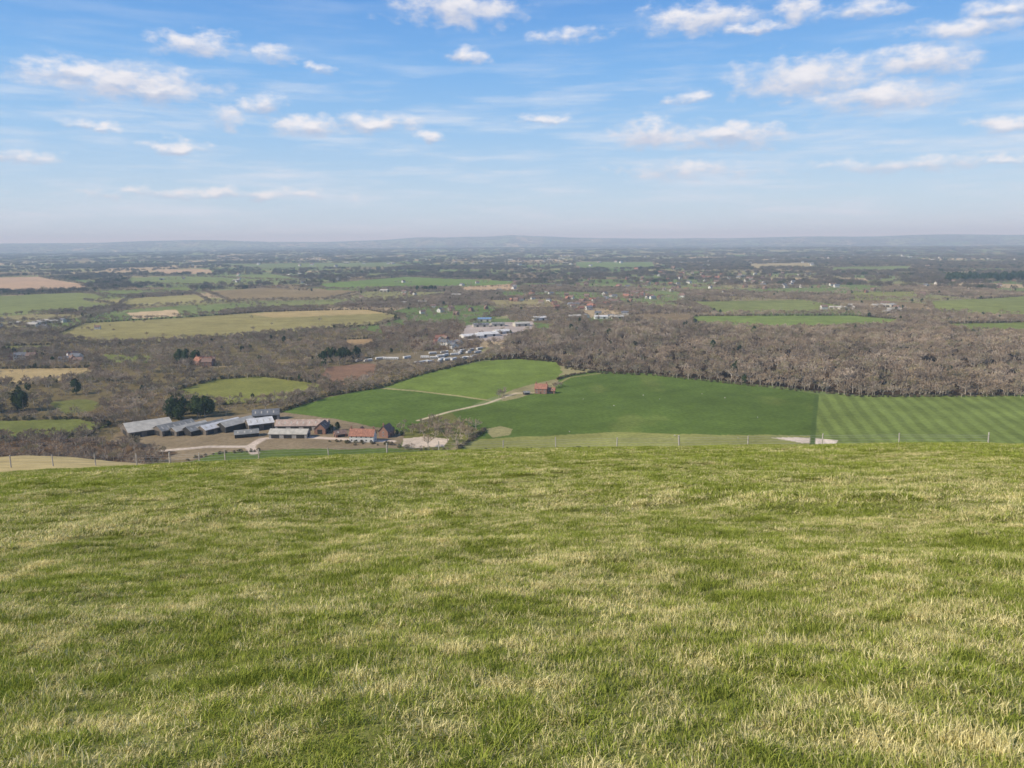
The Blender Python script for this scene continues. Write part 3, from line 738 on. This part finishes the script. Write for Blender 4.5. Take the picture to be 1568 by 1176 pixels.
def blades(name, n, R, lmin, lmax, wmin, wmax, lean, seed, tuft=False, tint=(0, 1)):
    r = np.random.default_rng(seed)
    if tuft: px = r.normal(0, R*.45, n); py = r.normal(0, R*.45, n)
    else: px = r.uniform(-R, R, n); py = r.uniform(-R, R, n)
    L = r.uniform(lmin, lmax, n)*(0.4+1.2*vnoise(px*11+seed, py*11, 3)); w = r.uniform(wmin, wmax, n)
    a_ = r.uniform(0, 2*np.pi, n)
    if tuft: a_ = np.arctan2(py, px)+r.normal(0, .8, n)
    ln = np.abs(r.normal(lean, .35, n)); ln = np.clip(ln, .05, 1.45)
    d = np.stack([np.cos(a_), np.sin(a_)], 1); side = np.stack([-d[:, 1], d[:, 0]], 1)
    ta = r.uniform(-.9, .9, n); side = side*np.cos(ta)[:, None]+d*np.sin(ta)[:, None]
    base = np.stack([px, py, np.full(n, -.012)], 1)
    l1 = ln*.6; mid = base.copy(); mid[:, :2] += d*(L*.5*np.sin(l1))[:, None]; mid[:, 2] += L*.5*np.cos(l1)
    tip = mid.copy(); l2 = np.minimum(ln*1.3, 1.6); tip[:, :2] += d*(L*.5*np.sin(l2))[:, None]; tip[:, 2] += L*.5*np.cos(l2)
    s3 = np.concatenate([side*w[:, None], np.zeros((n, 1))], 1)
    V = np.stack([base-s3, base+s3, mid+s3*.8, mid-s3*.8, tip], 1).reshape(-1, 3)
    o = np.arange(n)*5
    F = np.concatenate([np.stack([o, o+1, o+2], 1), np.stack([o, o+2, o+3], 1), np.stack([o+3, o+2, o+4], 1)])
    me = mesh_np(name, V, F, [M_grass])
    tc = np.ones((n, 4), np.float32); tc[:, 0] = r.uniform(tint[0], tint[1], n); tc[:, 1] = r.uniform(0, 1, n)
    c_ = me.color_attributes.new('tint', 'FLOAT_COLOR', 'POINT'); c_.data.foreach_set('color', np.repeat(tc, 5, axis=0).ravel())
    return me
S_lib = lib('turf_kinds', [obj_only('turf_kind', blades('turf', 1800, .3, .025, .062, .0015, .003, .95, 300+i)) for i in range(5)])
U_lib = lib('tuft_kinds', [obj_only('tuft_kind', blades('tuft', 300, .16, .05, .11, .0016, .003, .65, 400+i, True, (.5, 1.9))) for i in range(4)])
def euler_for(x, y, yaw, e=.22):
    zx = (ground(x+e, y)-ground(x-e, y))/(2*e); zy = (ground(x, y+e)-ground(x, y-e))/(2*e); out = np.zeros((len(x), 3))
    for i in range(len(x)):
        nn = Vector((-zx[i], -zy[i], 1)).normalized(); q = Vector((0, 0, 1)).rotation_difference(nn) @ Matrix.Rotation(yaw[i], 3, 'Z').to_quaternion(); out[i] = q.to_euler()
    return out
def turf_pts(r0, r1, sp, sc, zsc):
    R = r1+1; gx, gy = np.meshgrid(np.arange(-R, R, sp), np.arange(-R*.05, R, sp)); gx = gx.ravel()+rng.uniform(-.35, .35, gx.size)*sp; gy = gy.ravel()+rng.uniform(-.35, .35, gy.size)*sp
    r = np.hypot(gx, gy); azs = np.arctan2(gx, gy); k = (r > r0)&(r < r1)&(np.abs(azs) < .84)&~((r > 78)&(azs < -.24))
    gx = gx[k]; gy = gy[k]; return gx, gy, np.full(len(gx), sc), np.full(len(gx), zsc)
sets = [turf_pts(1.2, 13, .40, 1.0, 1.0), turf_pts(12.6, 38, .85, 2.0, 1.3), turf_pts(37, 100, 1.8, 4.2, 1.7)]
x, y, s, zs = [np.concatenate(q) for q in zip(*sets)]
k = len(x); hv_ = .65+.85*fbm(x/1.0, y/.8, 87, 2)
scatter('grass', np.stack([x, y, ground(x, y)+.006*s], 1), euler_for(x, y, rng.uniform(0, 6.28, k)), np.stack([s, s, zs*hv_], 1), rng.integers(0, 5, k), S_lib)
x, y = sector(11000, 1.5, 40, .84); x2, y2 = sector(1900, 1.5, 11, .84); x3, y3 = sector(16000, 14, 78, .84)
big3 = np.concatenate([np.zeros(len(x)+len(x2)), np.ones(len(x3))]); x = np.concatenate([x, x2, x3]); y = np.concatenate([y, y2, y3])
k = np.where(big3 > 0, fbm(x/1.6, y/1.2, 95, 3), fbm(x/.8, y/.5, 93, 3)) > .55; x = x[k]; y = y[k]; big3 = big3[k]; k = len(x)
s = rng.uniform(.35, 1.05, k)*(1+.8*sst(12, 40, np.hypot(x, y)))*(1+.7*big3)
scatter('grass_tufts', np.stack([x, y, ground(x, y)], 1), euler_for(x, y, rng.uniform(0, 6.28, k)), np.stack([s*1.3, s*1.0, s*.78], 1), rng.integers(0, 4, k), U_lib)

# ------------------------------------------------------------------ haze
hm = bpy.data.materials.new('air_haze'); hm.use_nodes = True; nt = hm.node_tree; nt.nodes.remove(nt.nodes['Principled BSDF'])
vs = N(nt, 'ShaderNodeVolumeScatter'); vs.inputs['Color'].default_value = (0.66, 0.87, 1.0, 1); vs.inputs['Density'].default_value = 8.5e-5; vs.inputs['Anisotropy'].default_value = 0.0
nt.links.new(vs.outputs[0], nt.nodes['Material Output'].inputs['Volume'])
v, f = box(-60000, 60000, -60000, 60000, -500, 420)
add('atmosphere_haze', mesh_np('atmosphere_haze', v, f, [hm]))

# ------------------------------------------------------------------ sky
w = bpy.data.worlds.new('World'); scene.world = w; w.use_nodes = True; nt = w.node_tree; L = nt.links.new
bg = nt.nodes['Background']; bg.inputs['Strength'].default_value = .1
sky = N(nt, 'ShaderNodeTexSky', sky_type='NISHITA'); sky.sun_disc = False; sky.sun_elevation = SUN_EL; sky.sun_rotation = SUN_AZ % (2*math.pi); sky.altitude = 150; sky.air_density = 1.0; sky.dust_density = 0.6; sky.ozone_density = 1.6
def mt(op, a_, b_=0.0, c_=None, clamp=False):
    q = N(nt, 'ShaderNodeMath', operation=op, use_clamp=clamp)
    for i_, v_ in enumerate((a_, b_) if c_ is None else (a_, b_, c_)):
        if isinstance(v_, (int, float)): q.inputs[i_].default_value = v_
        else: L(v_, q.inputs[i_])
    return q.outputs[0]
tc = N(nt, 'ShaderNodeTexCoord'); sx = N(nt, 'ShaderNodeSeparateXYZ'); L(tc.outputs['Generated'], sx.inputs[0])
az = mt('ARCTAN2', sx.outputs[0], sx.outputs[1]); el = mt('ARCSINE', sx.outputs[2])
cb = N(nt, 'ShaderNodeCombineXYZ'); L(az, cb.inputs[0]); L(el, cb.inputs[1])
P = cb.outputs[0]
def noise_w(vec, sc, det, mul=(1, 1, 1), rough=.55):
    m_ = N(nt, 'ShaderNodeVectorMath', operation='MULTIPLY'); m_.inputs[1].default_value = mul; L(vec, m_.inputs[0])
    n_ = N(nt, 'ShaderNodeTexNoise'); n_.inputs['Scale'].default_value = sc; n_.inputs['Detail'].default_value = det; n_.inputs['Roughness'].default_value = rough; L(m_.outputs[0], n_.inputs['Vector']); return n_
clouds = [(185,125,105,21,0),(115,108,62,13,.2),(235,136,62,17,.05),(300,68,60,14,.4),(420,87,24,12,.4),(400,162,34,12,.25),(497,106,20,8,.4),(475,194,54,14,0),(575,189,60,13,.0),(352,175,22,18,.5),(270,224,40,9,.15),(120,190,34,6,.5),(157,198,22,7,.35),
 (700,12,85,21,.1),(715,85,28,13,.15),(660,212,20,8,.3),(835,184,38,7,.55),(1070,28,80,17,.2),(1150,42,45,10,.3),(1240,118,95,26,0),(1350,147,88,20,.05),(1410,92,65,20,.15),(1060,150,38,8,.5),(1000,207,54,19,.1),(1110,207,82,16,0),
 (1490,40,65,15,.35),(1545,10,42,12,.25),(1545,190,34,13,.35),(1540,248,36,8,.4),(1330,12,55,9,.5),(25,242,42,10,.5),(1050,262,95,15,.6),(330,296,170,9,.58),(1225,14,32,16,.4),(870,55,60,10,.68),(1400,250,130,11,.66)]
grp = bpy.data.node_groups.new('cloud_field', 'ShaderNodeTree'); grp.interface.new_socket('P', in_out='INPUT', socket_type='NodeSocketVector'); grp.interface.new_socket('D', in_out='OUTPUT', socket_type='NodeSocketFloat')
gi = N(grp, 'NodeGroupInput'); go = N(grp, 'NodeGroupOutput'); last = None
for (u, v_, hw, hh, off) in clouds:
    a_, t_ = bearing(u, v_); e_ = -math.atan(t_)
    m_ = N(grp, 'ShaderNodeVectorMath', operation='MULTIPLY_ADD'); grp.links.new(gi.outputs[0], m_.inputs[0]); m_.inputs[1].default_value = (FPX/hw, FPX/hh, 0); m_.inputs[2].default_value = (-a_*FPX/hw, -e_*FPX/hh, off)
    l_ = N(grp, 'ShaderNodeVectorMath', operation='LENGTH'); grp.links.new(m_.outputs[0], l_.inputs[0])
    if last is None: last = l_.outputs['Value']
    else:
        q = N(grp, 'ShaderNodeMath', operation='MINIMUM'); grp.links.new(last, q.inputs[0]); grp.links.new(l_.outputs['Value'], q.inputs[1]); last = q.outputs[0]
grp.links.new(last, go.inputs[0])
wn = noise_w(P, 26, 3, (1, 1.8, 1)); wv = N(nt, 'ShaderNodeVectorMath', operation='SUBTRACT'); L(wn.outputs['Color'], wv.inputs[0]); wv.inputs[1].default_value = (.5, .5, .5)
wm = N(nt, 'ShaderNodeVectorMath', operation='MULTIPLY'); L(wv.outputs[0], wm.inputs[0]); wm.inputs[1].default_value = (.06, .024, 0)
wa = N(nt, 'ShaderNodeVectorMath', operation='ADD'); L(P, wa.inputs[0]); L(wm.outputs[0], wa.inputs[1])
def field(sh):
    ad = N(nt, 'ShaderNodeVectorMath', operation='ADD'); L(wa.outputs[0], ad.inputs[0]); ad.inputs[1].default_value = (0, sh, 0)
    g_ = N(nt, 'ShaderNodeGroup'); g_.node_tree = grp; L(ad.outputs[0], g_.inputs[0]); return g_.outputs[0]
D0 = field(0.0); D1 = field(0.005)
fine = noise_w(P, 38, 5, (1, 1.9, 1), .58)
dd = mt('ADD', D0, mt('MULTIPLY', mt('SUBTRACT', fine.outputs[0], .5), 2.4))
dens = N(nt, 'ShaderNodeMapRange', interpolation_type='SMOOTHSTEP'); L(dd, dens.inputs[0]); dens.inputs[1].default_value = 1.45; dens.inputs[2].default_value = .1; dens.inputs[3].default_value = 0; dens.inputs[4].default_value = .93
lit = mt('ADD', mt('ADD', mt('MULTIPLY', mt('SUBTRACT', D1, D0), 1.3), mt('MULTIPLY', mt('SUBTRACT', fine.outputs[0], .5), -.9)), .5, None, True)
cc = N(nt, 'ShaderNodeMix', data_type='RGBA'); L(lit, cc.inputs[0]); cc.inputs[6].default_value = (5.2, 5.7, 7.2, 1); cc.inputs[7].default_value = (9.4, 9.2, 9.4, 1)
ci = noise_w(P, 7, 5, (.8, 6.5, 1), .6); cs_ = N(nt, 'ShaderNodeMapRange', interpolation_type='SMOOTHSTEP'); L(ci.outputs[0], cs_.inputs[0]); cs_.inputs[1].default_value = .42; cs_.inputs[2].default_value = .8; cs_.inputs[4].default_value = 1.0
lowm = N(nt, 'ShaderNodeMapRange', interpolation_type='SMOOTHSTEP'); L(el, lowm.inputs[0]); lowm.inputs[1].default_value = .26; lowm.inputs[2].default_value = .10; lowm.inputs[3].default_value = .2; lowm.inputs[4].default_value = .95
gr = N(nt, 'ShaderNodeValToRGB'); L(mt('MULTIPLY', el, 1/.6, None, True), gr.inputs[0])
e = gr.color_ramp.elements; e[0].position = 0; e[0].color = (.66,.80,.95,1); e[1].position = 1; e[1].color = (.08,.2,.6,1)
for p_, c_ in ((.08, (.58,.76,.95)), (.22, (.35,.62,.97)), (.34, (.21,.50,.95)), (.47, (.12,.37,.86))):
    q = e.new(p_); q.color = (*c_, 1)
gs = N(nt, 'ShaderNodeVectorMath', operation='SCALE'); L(gr.outputs[0], gs.inputs[0]); gs.inputs['Scale'].default_value = 10.0
b0 = N(nt, 'ShaderNodeMix', data_type='RGBA'); b0.inputs[0].default_value = .8; L(sky.outputs[0], b0.inputs[6]); L(gs.outputs[0], b0.inputs[7])
b1 = N(nt, 'ShaderNodeMix', data_type='RGBA'); L(mt('MULTIPLY', cs_.outputs[0], lowm.outputs[0]), b1.inputs[0]); L(b0.outputs[2], b1.inputs[6]); b1.inputs[7].default_value = (7.4, 8.1, 9.2, 1)
b2 = N(nt, 'ShaderNodeMix', data_type='RGBA'); L(dens.outputs[0], b2.inputs[0]); L(b1.outputs[2], b2.inputs[6]); L(cc.outputs[2], b2.inputs[7])
L(b2.outputs[2], bg.inputs['Color'])

# ------------------------------------------------------------------ sun and camera
sl = bpy.data.lights.new('sun', 'SUN'); sl.energy = 5.0; sl.angle = math.radians(.5); sl.color = (1, .94, .82)
so = bpy.data.objects.new('sun', sl); scene.collection.objects.link(so)
ts_ = Vector((math.sin(SUN_AZ)*math.cos(SUN_EL), math.cos(SUN_AZ)*math.cos(SUN_EL), math.sin(SUN_EL))); so.rotation_euler = ts_.to_track_quat('Z', 'Y').to_euler(); so.location = (0, -20, 300)
cd = bpy.data.cameras.new('camera'); cd.sensor_width = 36; cd.lens = 36*FPX/1568; cd.clip_start = .1; cd.clip_end = 200000
co = bpy.data.objects.new('camera', cd); scene.collection.objects.link(co); co.location = (0, 0, HC); co.rotation_euler = RM.to_euler(); scene.camera = co
scene.view_settings.view_transform = 'Standard'; scene.view_settings.look = 'None'; scene.view_settings.exposure = 0
